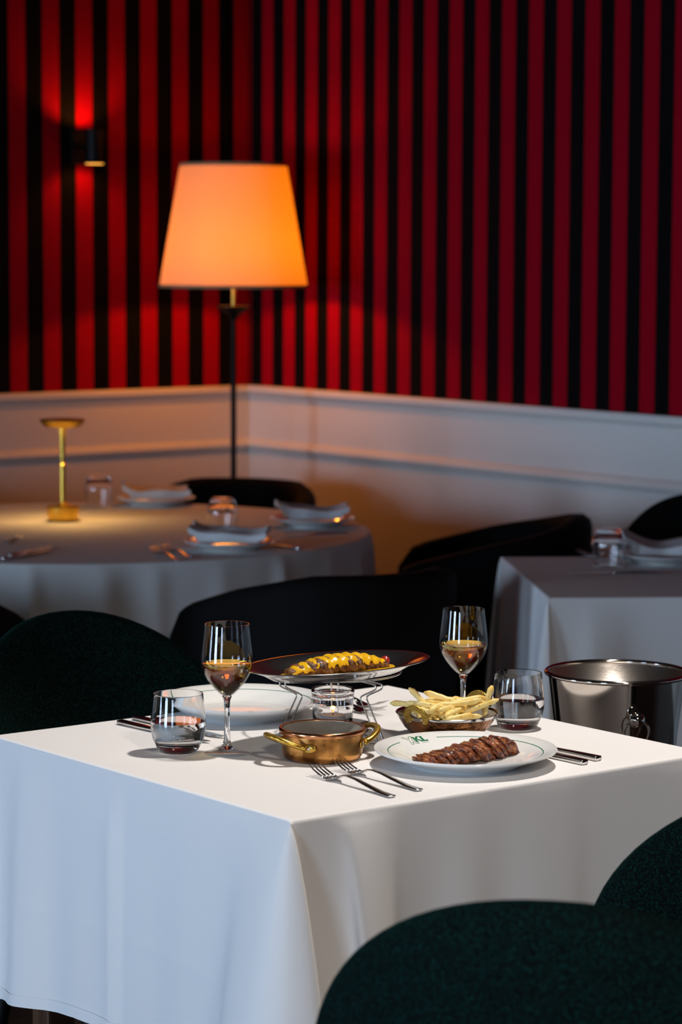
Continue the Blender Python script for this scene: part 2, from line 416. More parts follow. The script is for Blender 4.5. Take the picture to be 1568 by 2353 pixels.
def hem_band(info, drop, width=.018):
    m, nr, v = info; base = (nr-1)*m; vv, ff = [], []
    for i in range(m):
        p = Vector(v[base+i]); q = Vector(v[base-m+i]); t = (p-q).normalized()
        nx = Vector(v[base+(i+1) % m])-Vector(v[base+(i-1) % m]); o = nx.cross(Vector((0, 0, 1)))
        o = o.normalized()*.0011 if o.length > 1e-9 else Vector((0, 0, 0))
        vv += [p+o, p-t*width+o]
    for i in range(m):
        j = (i+1) % m; ff.append([2*i, 2*j, 2*j+1, 2*i+1])
    return mesh(vv, ff)

TZ = .75
tcn = at(668, 1886, TZ)
SX, SY = .812, .788
tbl = thing('dining_table', 'square dining table hidden under the long white cloth in the foreground', 'table', (tcn.x, tcn.y, 0))
link('tabletop', box_mesh(.004, SX-.004, .004, SY-.004, TZ-.035, TZ-.0025, bev=.004), M['floor'], tbl, smooth=False)
for x, y in ((.07, .07), (SX-.07, .07), (.07, SY-.07), (SX-.07, SY-.07)):
    link('leg', box_mesh(x-.025, x+.025, y-.025, y+.025, 0, TZ-.036, bev=.004), M['floor'], tbl, smooth=False)
cm, info = square_cloth(SX, SY, .395, 3, (1.9, .8, .6, .8), crease=.415, amp=.024)
cl = link('tablecloth', cm, M['cloth'], None, (tcn.x, tcn.y, TZ), sharp=50)
tag(cl, 'white tablecloth hanging in soft folds over the laid foreground table', 'tablecloth')
link('hem', hem_band(info, .395), M['cloth'], cl)

# table on the right
rtn = at(1260, 1374, TZ); rot_r = ang(90+4.4-90)
rt = thing('restaurant_table', 'square table under a white cloth on the right, next to the ice bucket', 'table', (rtn.x, rtn.y, 0), rot_r)
RX, RY = .80, .78
link('tabletop', box_mesh(.004, RX-.004, .004, RY-.004, TZ-.035, TZ-.0025, bev=.004), M['floor'], rt, smooth=False)
for x, y in ((.07, .07), (RX-.07, .07), (.07, RY-.07), (RX-.07, RY-.07)):
    link('leg', box_mesh(x-.025, x+.025, y-.025, y+.025, 0, TZ-.036, bev=.004), M['floor'], rt, smooth=False)
cm, info = square_cloth(RX, RY, .40, 11, (1, .8, .8, .9), amp=.012)
cl2 = link('tablecloth', cm, M['cloth'], None, (rtn.x, rtn.y, TZ), rot_r, sharp=50)
tag(cl2, 'white tablecloth on the dim table behind the ice bucket', 'tablecloth')
link('hem', hem_band(info, .40), M['cloth'], cl2)

# round table
RC = Vector((-1.535, -1.325, 0)); RR = .785
rd = thing('round_table', 'large round table under a white cloth in front of the floor lamp', 'table', RC)
link('tabletop', lathe_mesh([(0, TZ-.035), (RR-.012, TZ-.035), (RR-.008, TZ-.03), (RR-.008, TZ-.006), (RR-.012, TZ-.0025), (0, TZ-.0025)], 72), M['floor'], rd, sharp=40)
link('pedestal', lathe_mesh([(0, TZ-.036), (.09, TZ-.036), (.06, TZ-.1), (.05, .25), (.10, .12), (.30, .04), (.32, .012), (.32, 0), (0, 0)], 40), M['floor'], rd, sharp=40)
def round_cloth(R, drop, seed):
    r = random.Random(seed); seg = 360; rows = [(R-.006, 0, 0), (R-.002, .001, 0), (R, .004, 0)]
    folds = []
    a = 0
    while a < 2*PI-.08:
        folds.append((a, r.uniform(.35, 1.3), r.uniform(.024, .046))); a += r.uniform(.11, .26)
    for i in range(1, 31): rows.append((R, .004+drop*i/30, i/30))
    v, f = [], []
    for rad, z, q in rows:
        for k in range(seg):
            t = 2*PI*k/seg; o = 0
            for c, am, wd in folds:
                d = (t-c+PI) % (2*PI)-PI; o += am*math.exp(-(d/wd)**2)
            rr = rad + q**.38*(.001+.058*o*(.6+.4*q)*(1-.35*q))
            v.append((rr*math.cos(t), rr*math.sin(t), -z))
    for j in range(len(rows)-1):
        for k in range(seg):
            a, b = j*seg+k, j*seg+(k+1) % seg; f.append([a, a+seg, b+seg, b])
    n = len(v); v += [((R-.006)*math.cos(2*PI*k/72), (R-.006)*math.sin(2*PI*k/72), 0) for k in range(72)]; f.append([n+k for k in range(72)])
    return mesh(v, f)
rc = link('round_tablecloth', round_cloth(RR, .62, 5), M['cloth'], None, (RC.x, RC.y, TZ), sharp=50)
tag(rc, 'white round tablecloth falling in deep folds below the brass lamp', 'tablecloth')

# ------------------------------------------------------------------ chairs
def arch_back(hw, z0, z1, T, curve, tilt, outer=.6):
    """puffy arched back rest: rings from the middle to an arch outline, bent in plan; faces +x"""
    n, rings = 72, 16; zc = z0+(z1-z0)*.42; v, f = [], []
    out = []
    for k in range(n):
        a = 2*PI*k/n; c, s = math.cos(a), math.sin(a)
        if s >= 0: u = hw*math.copysign(abs(c)**.94, c); z = zc+(z1-zc)*abs(s)**.94
        else: u = hw*math.copysign(abs(c)**.5, c); z = zc-(zc-z0)*abs(s)**.6
        out.append((u, z))
    for side in (1, -1):
        for i in range(rings+1):
            q = i/rings; q = 1-(1-q)**1.8
            th = T/2*math.sqrt(max(0, 1-q**5))
            for u, z in out:
                uu = u*q; zz = zc+(z-zc)*q
                x = curve*(uu/hw)**2*hw - tilt*(zz-z0) + side*th
                v.append((x, uu, zz))
    m = (rings+1)*n
    for sd in (0, 1):
        for i in range(rings):
            for k in range(n):
                a, b = sd*m+i*n+k, sd*m+i*n+(k+1) % n
                f.append([a, a+n, b+n, b] if sd == 0 else [a, b, b+n, a+n])
    return fix(mesh(v, f))
def arch_chair(label, loc, rotz, fab, hw=.29, z1=.86, name='arched_chair', group=None):
    t = thing(name, label, 'chair', loc, rotz, group)
    me = arch_back(hw, .40, z1, .075, .42, .14)
    b = link('backrest', me, fab, t, (-.20, 0, 0))
    seat = fix(mesh(*oval([(.001, .001, .38), (.19, .21, .38), (.235, .25, .39), (.25, .265, .42), (.248, .262, .455), (.225, .24, .475), (.12, .13, .485), (.001, .001, .487)], 40)))
    ss = link('seat', seat, fab, t, (-.03, 0, 0)); ss.scale = (.78, 1, 1)
    for sx_, sy_ in ((1, 1), (1, -1), (-1, 1), (-1, -1)):
        link('leg', mesh(*tube([(-.03+.12*sx_, .16*sy_, .385), (-.03+.16*sx_, .21*sy_, 0)], [.018, .011], 10)), M['blackmetal'], t)
    return t
def tub_chair(label, loc, rotz, ha=.64, hb=.79, hw=.25, front=.19, flat=.25, name='tub_chair', group='black tub chairs around the round table'):
    """barrel chair with arms that rise to the back rest; faces +x"""
    t = thing(name, label, 'chair', loc, rotz, group)
    path = [(front-(front+.10)*i/7, -hw) for i in range(8)]
    path += [(-.10-.24*math.sin(PI*i/16), -hw*math.cos(PI*i/16)) for i in range(1, 16)]
    path += [(-.10+(front+.10)*i/7, hw) for i in range(8)]
    n = len(path); secs = []
    tot = n-1; T = .034
    v, f = [], []
    for i, (x, y) in enumerate(path):
        a = Vector(path[max(0, i-1)]); b = Vector(path[min(n-1, i+1)]); d = (b-a).normalized(); nr = Vector((d.y, -d.x))
        k = abs(i/tot*2-1)
        zt = hb-(hb-ha)*min(1, max(0, (k-flat)/(1-flat)))**1.1
        if k > .9: zt -= .05*((k-.9)/.1)**2
        for o, z in ((T, .10), (T, zt-.03), (T*.85, zt-.012), (T*.45, zt-.002), (-T*.45, zt-.002), (-T*.85, zt-.012), (-T, zt-.03), (-T, .10)):
            v.append((x+nr.x*o, y+nr.y*o, z))
    for i in range(n-1):
        for k in range(8):
            a, b = i*8+k, i*8+(k+1) % 8; f.append([a, b, b+8, a+8])
    f.append(list(range(8))[::-1]); f.append([(n-1)*8+k for k in range(8)])
    link('backrest', fix(mesh(v, f)), M['black'], t, sharp=60)
    seat = box_mesh(-.27, front+.01, -hw+.036, hw-.036, .26, .45, bev=.03, seg=3)
    link('seat', seat, M['black'], t, sharp=60)
    for sx_, sy_ in ((1, 1), (1, -1), (-1, 1), (-1, -1)):
        link('leg', mesh(*tube([(-.04+(front-.06)*sx_, .15*sy_, .262), (-.04+(front-.03)*sx_, .19*sy_, 0)], [.018, .012], 10)), M['blackmetal'], t)
    return t
def facing(deg): return ang(deg)
def toward(p, q): return math.atan2(q.y-p.y, q.x-p.x)
# green chairs around the dining table
gp = cw(-.48, 4.76)
arch_chair('dark green upholstered chair with arched back behind the left of the laid table', (gp.x, gp.y-.22, 0), -PI/2, M['green'])
f1 = cw(.228, 2.70)
def back_at(p, a, d=.22): return (p.x+d*math.cos(a), p.y+d*math.sin(a), 0)
arch_chair('dark green arched chair back nearest the camera at the bottom of the picture', back_at(f1, facing(78)), facing(78), M['green'])
f2 = cw(.635, 3.42)
arch_chair('dark teal green chair back cut by the right edge, tucked at the laid table', back_at(f2, facing(104)), facing(104), M['green'], z1=.845)
bp = cw(.975, 6.98)
arch_chair('black chair with rounded arched back behind the table on the right', (bp.x, bp.y, 0), facing(-92), M['black'], .26, .855)
# tub chairs around the round table
a = cw(-.065, 6.22); tub_chair('black tub chair with sloping arms in front of the round table, behind the food', a, toward(a, RC), ha=.67)
a = cw(.31, 7.2); tub_chair('black tub chair with sloping arm between the round table and the right table', a, facing(176), ha=.675, hb=.80, front=.165, flat=.08)
a = cw(-.39, 8.22); tub_chair('black tub chair at the far side of the round table below the floor lamp', a, toward(a, RC), hb=.778)
a = cw(-1.04, 6.12); tub_chair('black tub chair cut by the left edge behind the green chair', a, toward(a, RC))
tub_chair('black tub chair back peeking over the far left edge of the round table', Vector((-1.58, -.40, 0)), -PI/2, hb=.772, front=.06)

# ------------------------------------------------------------------ lamps
lp = Vector((-.382, -.429, 0))
fl = thing('floor_lamp', 'tall floor lamp with glowing cream tapered shade in the corner', 'lamp', lp)
link('base', lathe_mesh([(0, 0), (.15, 0), (.15, .012), (.14, .018), (.03, .024), (.012, .05), (0, .05)], 48), M['blackmetal'], fl, sharp=40)
link('pole', lathe_mesh([(0, .04), (.0095, .04), (.0095, 1.29), (0, 1.29)], 16), M['blackmetal'], fl, sharp=40)
link('drip_dish', lathe_mesh([(0, 1.285), (.012, 1.285), (.02, 1.30), (.045, 1.316), (.054, 1.324), (.054, 1.328), (.02, 1.322), (0, 1.322)], 32), M['blackmetal'], fl, sharp=40)
link('stem', lathe_mesh([(0, 1.32), (.007, 1.32), (.007, 1.415), (.013, 1.42), (.013, 1.442), (0, 1.442)], 16), M['brass_lamp'], fl, sharp=40)
SH0, SH1, SR0, SR1 = 1.389, 1.784, .240, .172
sh = link('lamp_shade', fix(mesh(*lathe([(SR0, SH0), (SR1, SH1), (SR1-.002, SH1), (SR0-.002, SH0), (SR0, SH0)], 96))), M['shade'], fl, sharp=40)
link('lower_trim', lathe_mesh([(SR0+.001, SH0-.001), (SR0+.0005, SH0+.008), (SR0-.004, SH0+.008), (SR0-.004, SH0-.001), (SR0+.001, SH0-.001)], 96), M['shade_trim'], sh, sharp=40)
link('upper_trim', lathe_mesh([(SR1+.001, SH1+.001), (SR1+.0015, SH1-.008), (SR1-.004, SH1-.008), (SR1-.004, SH1+.001), (SR1+.001, SH1+.001)], 96), M['shade_trim'], sh, sharp=40)
spider = [tube([(0, 0, SH1-.05), (SR1*.99*math.cos(k*2*PI/3), SR1*.99*math.sin(k*2*PI/3), SH1-.012)], .0018, 6) for k in range(3)]
link('shade_carrier', mesh(*merge(*spider, tube([(.0, 0, 1.44), (-.045, 0, 1.46), (-.045, 0, SH1-.09), (0, 0, SH1-.05)], .003, 8))), M['blackmetal'], fl)
BE = thin_glass('clear_bulb_glass', (1, .96, .9))
link('bulb', lathe_mesh([(0, 1.443), (.010, 1.445), (.016, 1.458), (.024, 1.475), (.020, 1.495), (.010, 1.505), (0, 1.507)], 24), BE, fl)
link('bulb', lathe_mesh([(0, 1.700), (.010, 1.705), (.018, 1.720), (.022, 1.735), (.016, 1.750), (.006, 1.756), (0, 1.757)], 24), BE, fl, (.02, 0, 0))
light('floor_lamp_light', 'POINT', lp+Vector((0, 0, 1.475)), 8, (1, .32, .018), .025)
light('floor_lamp_light', 'POINT', lp+Vector((.02, 0, 1.735)), 2.2, (1, .32, .018), .025)

sc = Vector((-.70, -.10, 1.84))
sn = thing('wall_sconce', 'small black up and down wall sconce glowing on the striped wall', 'lamp', (sc.x, 0, sc.z))
link('back_plate', box_mesh(-.032, .032, -.016, 0, -.055, .055, bev=.003), M['blackmetal'], sn, smooth=False)
link('arm', mesh(*tube([(0, -.014, 0), (0, -.075, 0)], .008, 12)), M['blackmetal'], sn)
hs = link('cylinder', fix(mesh(*lathe([(.030, -.055), (.030, .055), (.0275, .055), (.0275, -.055), (.030, -.055)], 40))), M['blackmetal'], sn, (0, -.10, 0), sharp=40)
dm = emit('sconce_diffuser', (1, .42, .06), 3.2)
link('diffuser', lathe_mesh([(0, -.0560), (.0292, -.0560), (.0292, -.0535), (0, -.0535)], 32), dm, hs, sharp=40)
link('diffuser', lathe_mesh([(0, .049), (.027, .049), (.027, .046), (0, .046)], 32), dm, hs, sharp=40)
for sgn in (1, -1):
    light('sconce_light', 'SPOT', sc+Vector((0, .005, .058*sgn)), 2 if sgn > 0 else 1.5, (1, .30, .04), .014, target=sc+Vector((0, .10, .24*sgn)), spot_size=math.radians(130), spot_blend=.6)

tp = at(145, 1197, TZ)
tl = thing('table_lamp', 'slim brass cordless table lamp with flat round head on the round table', 'lamp', (tp.x, tp.y, TZ))
link('base', lathe_mesh([(0, 0), (.041, 0), (.043, .004), (.046, .040), (.044, .043), (.018, .045), (.009, .052), (0, .056)], 48), M['brass_lamp'], tl, sharp=35)
link('stem', lathe_mesh([(.0085, .045), (.0085, .16), (.0065, .162), (.0065, .17), (.0085, .22), (.011, .268), (0, .27), (0, .045)], 28), M['brass_lamp'], tl, sharp=40)
link('head', lathe_mesh([(.012, .276), (.040, .276), (.044, .266), (.048, .2655), (.056, .272), (.064, .284), (.0635, .286), (.058, .2865), (0, .2865), (0, .276)], 48), M['brass_lamp'], tl, sharp=40)
link('led_disc', lathe_mesh([(.016, .2735), (.036, .2735), (.036, .2755), (.016, .2755), (.016, .2735)], 32), emit('warm_led', (1, .62, .2), 6), tl)
for k in range(4):
    q = Vector((.027*math.cos(k*PI/2+.4), .027*math.sin(k*PI/2+.4), 0))
    light('table_lamp_light', 'SPOT', tp+q+Vector((0, 0, .270)), (.85), (1, .55, .17), .008, target=tp+q, spot_size=math.radians(150), spot_blend=.9)

# ------------------------------------------------------------------ crockery
RIM_R, RIM_Z = .1375, .0255
PLATE = [(0, .004), (.070, .004), (.074, 0), (.083, 0), (.0855, .003), (.098, .0085), (.120, .0165), (.1365, .0225), (.1378, .0240), (.1372, .0256), (.1355, .0258),
         (.118, .0208), (.096, .0135), (.090, .0105), (.084, .0078), (.074, .0068), (0, .0066)]
def rim_z(r):
    pts = [(.074, .0068), (.084, .0078), (.090, .0105), (.096, .0135), (.118, .0208), (.1355, .0258)]
    for (r0, z0), (r1, z1) in zip(pts, pts[1:]):
        if r0 <= r <= r1: return z0+(z1-z0)*(r-r0)/(r1-r0)
    return .0258 if r > .13 else .0068
PLATE_ME = lathe_mesh(PLATE, 96)
def rim_ring(a0, a1, r=.1165, wd=.0007, n=120):
    v, f = [], []
    for i in range(n+1):
        t = a0+(a1-a0)*i/n
        for rr in (r-wd, r+wd): v.append((rr*math.cos(t), rr*math.sin(t), rim_z(rr)+.0002))
    for i in range(n): f.append([2*i, 2*i+1, 2*i+3, 2*i+2])
    return mesh(v, f)
def on_rim(polys, a_mid, r_mid):                # flat lettering laid on the rim; u runs clockwise, v outwards
    v, f = [], []
    for poly in polys:
        k = len(v)
        for u, w_ in poly:
            r = r_mid+w_; t = a_mid-u/r_mid
            v.append((r*math.cos(t), r*math.sin(t), rim_z(r)+.00025))
        f.append([k+i for i in range(len(poly))][::-1])
    return mesh(v, f)
def stroke(a, b, w_):
    a, b = Vector(a), Vector(b); d = (b-a).normalized(); n = Vector((-d.y, d.x))*w_/2
    m_ = [a.lerp(b, i/4) for i in range(5)]
    return [[p-n, q-n, q+n, p+n] for p, q in zip(m_, m_[1:])]
def plate(name, label, loc, rotz, logo=None, group=None, ring=True, me=None):
    t = thing(name, label, 'plate', loc, rotz, group)
    link('dish', PLATE_ME, M['china'], t, sharp=50)
    if logo is not None:
        link('rim_line', rim_ring(logo+.33, logo-.30+2*PI), M['greenline'], t)
        P = []
        h = .011
        # outlined X
        o = [(-.022, h), (-.0165, h), (-.0135, .003), (-.0095, h), (-.0045, h), (-.0105, 0), (-.005, -h), (-.0105, -h), (-.0135, -.004), (-.0175, -h), (-.0225, -h), (-.0165, 0)]
        for a_, b_ in zip(o, o[1:]+o[:1]): P += stroke(a_, b_, .0009)
        # K and L, solid
        P += stroke((-.0035, .009), (-.0050, -.007), .0042)
        P += stroke((.0055, .009), (-.0025, .0015), .0036); P += stroke((-.0015, .002), (.0055, -.007), .0038)
        P += stroke((.0098, .009), (.0085, -.007), .0042); P += stroke((.0080, -.0053), (.0170, -.0053), .0034)
        lt = link('lettering', on_rim(P, logo, .1155), M['greenline'], t)
        lt['label'] = 'green XKL lettering on the rim'
        P = stroke((.002, -.0105), (.014, -.0105), .0006)
        link('small_lettering', on_rim(P, logo, .1155), M['greenline'], t)
    elif ring:
        link('rim_line', rim_ring(0, 2*PI), M['greenline'], t)
    return t
pc = cw((1075-784)/F_PX*3.935*1.004, 3.93, TZ)
plate('dinner_plate', 'white plate with green rim line and XKL lettering under the sliced steak', pc, 0, ang(127))
pc2 = cw((555-784)/F_PX*4.345, 4.335, TZ)
pl2 = plate('soup_plate', 'empty white plate with a thin green rim line behind the left wine glass', pc2, 0)
pl2.scale = (1, 1, 1.22)

# glasses
def tumbler_parts(parent, water=None):
    out_p = [(0, 0), (.026, 0), (.0295, .002), (.033, .008), (.0395, .022), (.0425, .036), (.0425, .046), (.0412, .062), (.0395, .078), (.0385, .090), (.0380, .0915)]
    in_p = [(.0370, .0913), (.0375, .085), (.0387, .070), (.0402, .054), (.0408, .044), (.0402, .034), (.0370, .024), (.031, .0165), (.022, .0145), (0, .014)]
    link('glass', lathe_mesh(out_p+in_p, 64), M['glass'], parent, sharp=60)
    if water:
        prof = [(0, .0138), (.022, .0143), (.031, .0163), (.0371, .0239), (.0403, .034), (.0409, .044), (.0405, water-.001), (.0404, water), (0, water)]
        link('water', lathe_mesh(prof, 64), M['water'], parent, sharp=40)
t = thing('tumbler', 'water tumbler half full at the left, in front of the empty plate', 'glass', at(410, 1728, TZ), 0, 'water tumblers on the laid table')
tumbler_parts(t, .0485)
t = thing('tumbler', 'water tumbler half full beside the fries and the ice bucket', 'glass', at(1190, 1674, TZ), .6, 'water tumblers on the laid table')
tumbler_parts(t, .0495)
def wine_glass(label, loc, level):
    t = thing('wine_glass', label, 'glass', loc, 0, 'glasses of white wine')
    foot = [(0, .0002), (.034, .0002), (.0352, .0008), (.0350, .0016), (.030, .0028), (.016, .0050), (.0085, .0085), (0, .0100)]
    link('foot', lathe_mesh(foot, 64), M['bowlglass'], t, sharp=60)
    stem = [(0, .0075), (.0105, .0075), (.0075, .0125), (.0052, .020), (.0043, .040), (.0042, .065), (.0050, .082), (.0075, .0885), (.004, .0895), (0, .0895)]
    link('stem', lathe_mesh(stem, 40), M['glass'], t, sharp=60)
    ob = [(0, .0885), (.006, .0888), (.0115, .0925), (.0200, .1010), (.0290, .1125), (.0360, .1250), (.0392, .1365), (.0396, .1440), (.0388, .1560), (.0372, .1700), (.0355, .1850), (.0343, .1985), (.0340, .2000)]
    ib = [(max(0, r-.0009), z+(.0009 if z < .12 else 0)) for r, z in ob][::-1]
    ib[-1] = (0, .0897)
    link('bowl', lathe_mesh(ob+ib, 64), M['bowlglass'], t, sharp=60)
    wp = [(0, .0898)] + [(r-.0010, z+.0009) for r, z in ob[1:] if z+.001 < level]
    r_l = wp[-1][0]
    for (r0, z0), (r1, z1) in zip(ob, ob[1:]):
        if z0 <= level <= z1: r_l = r0+(r1-r0)*(level-z0)/(z1-z0)-.0010
    wp += [(r_l, level), (r_l-.001, level-.0002), (0, level-.0004)]
    link('wine', lathe_mesh(wp, 64), M['wine'], t, sharp=50)
    return t
wine_glass('glass of white wine on the left in front of the empty plate', at(522, 1731, TZ), .1395)
wine_glass('glass of white wine behind the bowl of fries', at(1064, 1670, TZ), .1410).scale = (.985, .985, .965)

# ------------------------------------------------------------------ copper pan
pt = at(741, 1742, TZ)
pan = thing('copper_pan', 'small empty round copper pan with two brass loop handles', 'pan', pt, -YAW)
link('body', lathe_mesh([(0, 0), (.050, 0), (.057, .002), (.0605, .007), (.0615, .014), (.0620, .0465), (.0600, .0465), (.0590, .012), (.056, .007), (.045, .004), (0, .004)], 72), M['copper'], pan, sharp=50)
link('rim', lathe_mesh([(.0615, .0405), (.0655, .0410), (.0665, .0435), (.0665, .0465), (.0650, .0485), (.0610, .0485), (.0598, .0465), (.0605, .0420), (.0615, .0405)], 72), M['copper_rim'], pan, sharp=60)
link('lining', lathe_mesh([(.0597, .0470), (.0586, .012), (.0555, .0075), (.045, .0045), (0, .0045), (0, .0042), (.0598, .0465)], 72), M['tin'], pan, sharp=60)
def rivet_dome(r, h): return lathe([(0, h), (r*.5, h*.85), (r*.9, h*.4), (r, 0), (0, -.001)], 14)
def place(vf, loc, nrm):
    q = Vector(nrm).to_track_quat('Z', 'Y'); return [q @ Vector(p)+Vector(loc) for p in vf[0]], vf[1]
for mid in (209, 29):
    R0 = .0625
    path = []
    for da, rr, z in ((-38, .001, .026), (-33, .004, .0275), (-27, .012, .031), (-17, .022, .0375), (-6, .0275, .042), (6, .0275, .042), (17, .022, .0375), (27, .012, .031), (33, .004, .0275), (38, .001, .026)):
        a_ = math.radians(mid+da); path.append(((R0+rr)*math.cos(a_), (R0+rr)*math.sin(a_), z))
    hd = link('handle', mesh(*tube(spline(path, 5), [.0068-.0014*abs(math.sin(PI*i/45)) for i in range(46)], 10, flat=.75)), M['brass'], pan)
    for da in (-42, 42):
        a_ = math.radians(mid+da); n_ = Vector((math.cos(a_), math.sin(a_), 0)); tg = Vector((-n_.y, n_.x, 0))
        v, f = oval([(.001, .001, .0020), (.0115, .0062, .0020), (.0125, .0072, .0008), (.0125, .0072, -.0006)], 28)
        v = [n_*(R0-.0006+p[2])+tg*p[0]+Vector((0, 0, .0255+p[1])) for p in v]
        link('rivet_plate', fix(mesh(v, f)), M['brass'], hd)
        link('rivet', mesh(*place(rivet_dome(.0036, .002), n_*(R0+.0012)+Vector((0, 0, .0255)), n_)), M['rivet'], hd)
        link('rivet', mesh(*place(rivet_dome(.0052, .0016), n_*(.0588)+Vector((0, 0, .030)), -n_)), M['soot'], hd)
        link('rivet', mesh(*place(rivet_dome(.0034, .0022), n_*(.0583)+Vector((0, 0, .030)), -n_)), M['rivet'], hd)

# ------------------------------------------------------------------ warmer: saucer, candle jar, wire stand, oval platter
jc = at(765, 1681, TZ)
sa = link('saucer', lathe_mesh([(0, 0), (.036, 0), (.040, .002), (.062, .0105), (.064, .012), (.062, .0125), (.042, .0055), (.036, .004), (0, .004)], 56), M['saucer'], None, jc, sharp=50)
tag(sa, 'small grey saucer under the candle jar', 'saucer')
jar = thing('candle_jar', 'clear glass jar with a lit tealight under the steel platter', 'candle holder', jc+Vector((0, 0, .0045)))
link('jar', lathe_mesh([(0, 0), (.028, 0), (.031, .002), (.0318, .008), (.0330, .048), (.0338, .050), (.0338, .0535), (.0328, .055), (.0342, .0565), (.0348, .060), (.0342, .0645), (.0325, .066),
                        (.0308, .0645), (.0305, .058), (.0300, .048), (.0292, .010), (.026, .0065), (0, .006)], 56), M['glass'], jar, sharp=60)
link('candle', lathe_mesh([(0, .0065), (.0205, .0065), (.0205, .022), (.0195, .0225), (.018, .0215), (0, .021)], 40), M['wax'], jar, sharp=40)
link('wick', mesh(*tube([(0, 0, .020), (.0006, 0, .027)], .0007, 6)), M['soot'], jar)
link('flame', lathe_mesh([(0, .0255), (.0009, .0265), (.0012, .028), (.0009, .031), (.0004, .033), (0, .034)], 14), M['flame'], jar)
light('candle_light', 'POINT', jc+Vector((0, 0, .040)), (.003), (1, .45, .1), .004)
st = thing('wire_stand', 'chrome wire warmer stand with three bent double legs holding the platter', 'stand', jc)
TOPZ = .098
feet = [at(640, 1706, TZ)-jc, at(879, 1714, TZ)-jc, None]
fa_, fb_ = Vector(feet[0]), Vector(feet[1])
feet[2] = -(fa_+fb_).normalized()*.125
for k, ft in enumerate(feet):
    d = Vector((ft.x, ft.y, 0)); L = d.length; d.normalize(); s_ = Vector((-d.y, d.x, 0))*.0058
    up = Vector((0, 0, 1))
    def leg_path(s):
        return [s+d*L*.10+up*(TOPZ-.0035), s+d*L*.55+up*(TOPZ-.0035), s+d*(L*.88)+up*(TOPZ-.0035), s+d*(L*.925)+up*(TOPZ-.006), s+d*(L*.90)+up*(TOPZ-.012), s+d*(L*.66)+up*.072, s+d*(L*.63)+up*.066,
                s+d*(L*.66)+up*.059, s+d*(L*.97)+up*.006, s+d*L+up*.0016]
    p = leg_path(s_)+[d*(L+.005)+up*.0014]+leg_path(-s_)[::-1]
    link('leg', mesh(*tube(spline(p, 4), .00135, 8)), M['chrome'], st)
rad = (fa_.length+fb_.length)/2*.80
def ring_pts(r, z, n=48): return [(r*math.cos(2*PI*k/n), r*math.sin(2*PI*k/n), z) for k in range(n)]
link('top_ring', mesh(*tube(ring_pts(rad, TOPZ), .0016, 8, True)), M['chrome'], st)
link('inner_ring', mesh(*tube(ring_pts(rad*.55, TOPZ), .0014, 8, True)), M['chrome'], st)
link('upper_ring', mesh(*tube(ring_pts(rad*.98, TOPZ+.007), .0014, 8, True)), M['chrome'], st)
cross = [tube([(rad*.96*math.cos(a_), rad*.96*math.sin(a_), TOPZ+.0035), (rad*.98*math.cos(a_), rad*.98*math.sin(a_), TOPZ+.0068)], .0013, 6) for a_ in (.3, 1.5, 2.6, 3.8, 5.1)]
for c_ in cross: link('ring_post', mesh(*c_), M['chrome'], st)
base_w = [tube([(fa_.x, fa_.y, .0014), (fb_.x, fb_.y, .0014)], .0012, 6), tube([tuple(fb_*1.0), tuple(feet[2])], .0012, 6), tube([tuple(feet[2]), tuple(fa_)], .0012, 6)]
base_w = [([Vector((p[0], p[1], max(p[2], .0002)+.0012)) for p in v], f) for v, f in base_w]
link('base_wire', mesh(*merge(*base_w)), M['chrome'], st)

PZ = TOPZ+.0088
pcn = at(776, 1521, TZ+PZ+.021)
pl = thing('oval_platter', 'oval polished steel platter on the wire stand', 'platter', Vector((pcn.x, pcn.y, TZ+PZ)))
A_, B_ = .167, .098
oin = [(A_-.060, B_-.050, 0), (A_-.048, B_-.040, .001), (A_-.030, B_-.024, .0105), (A_-.024, B_-.020, .0125), (A_-.004, B_-.004, .0190), (A_, B_, .0195), (A_+.0012, B_+.0012, .0203), (A_, B_, .0212),
       (A_-.004, B_-.004, .0206), (A_-.024, B_-.020, .0142), (A_-.030, B_-.024, .0120), (A_-.048, B_-.040, .0026), (A_-.060, B_-.050, .0016)]
v, f = oval(oin, 96); n_ = 96
f.append([k for k in range(n_)][::-1]); f.append([(len(oin)-1)*n_+k for k in range(n_)])
link('dish', fix(mesh(v, f)), M['platter'], pl, sharp=50)
fz = TZ+PZ+.0016
food = thing('sauced_fillet', 'sliced grilled meat covered in yellow mustard sauce on the steel platter', 'food', Vector((pcn.x, pcn.y, fz)))
vv, ff = [], []
nn = 80
for q, z in ((1, .0004), (.985, .0036), (.95, .0044), (.5, .0048), (.02, .0049)):
    for k in range(nn):
        t_ = 2*PI*k/nn; wob = 1+.03*math.sin(3*t_+.5)+.02*math.sin(7*t_)
        vv.append(((A_-.053)*q*wob*math.cos(t_), (B_-.047)*q*wob*math.sin(t_), z))
for i in range(4):
    for k in range(nn): ff.append([i*nn+k, i*nn+(k+1) % nn, (i+1)*nn+(k+1) % nn, (i+1)*nn+k])
link('sauce_pool', fix(mesh(vv, ff)), M['sauce'], food)
def slice_blob(th, hw, hh, lean, seed, sub=4, rough=.18):
    def fn(c):
        e = lambda t, p: math.copysign(abs(t)**p, t)
        x, y, z = e(c.x, .7)*th, e(c.y, .75)*hw, e(c.z, .75)*hh
        n = noise.fractal(Vector((c.x*1.2+seed*3.1, c.y*2.3, c.z*2.3)), 1, 2, 4)
        k = 1+rough*n
        z = max(z*k, -hh*.85); return Vector((x*k+lean*(z+hh), y*k, z+hh*.85))
    return blob(sub, fn)
NS = 11
for i in range(NS):
    t_ = i/(NS-1); env = math.sin(PI*(.14+.80*t_))**.6; x = -.085+.170*t_
    o = link('slice', slice_blob(.0125, .021*env, .0158*env*(.85+.2*t_), -.45, i+40), M['meat'], food, (x, .004*math.sin(i*1.7)-.004, .0035))
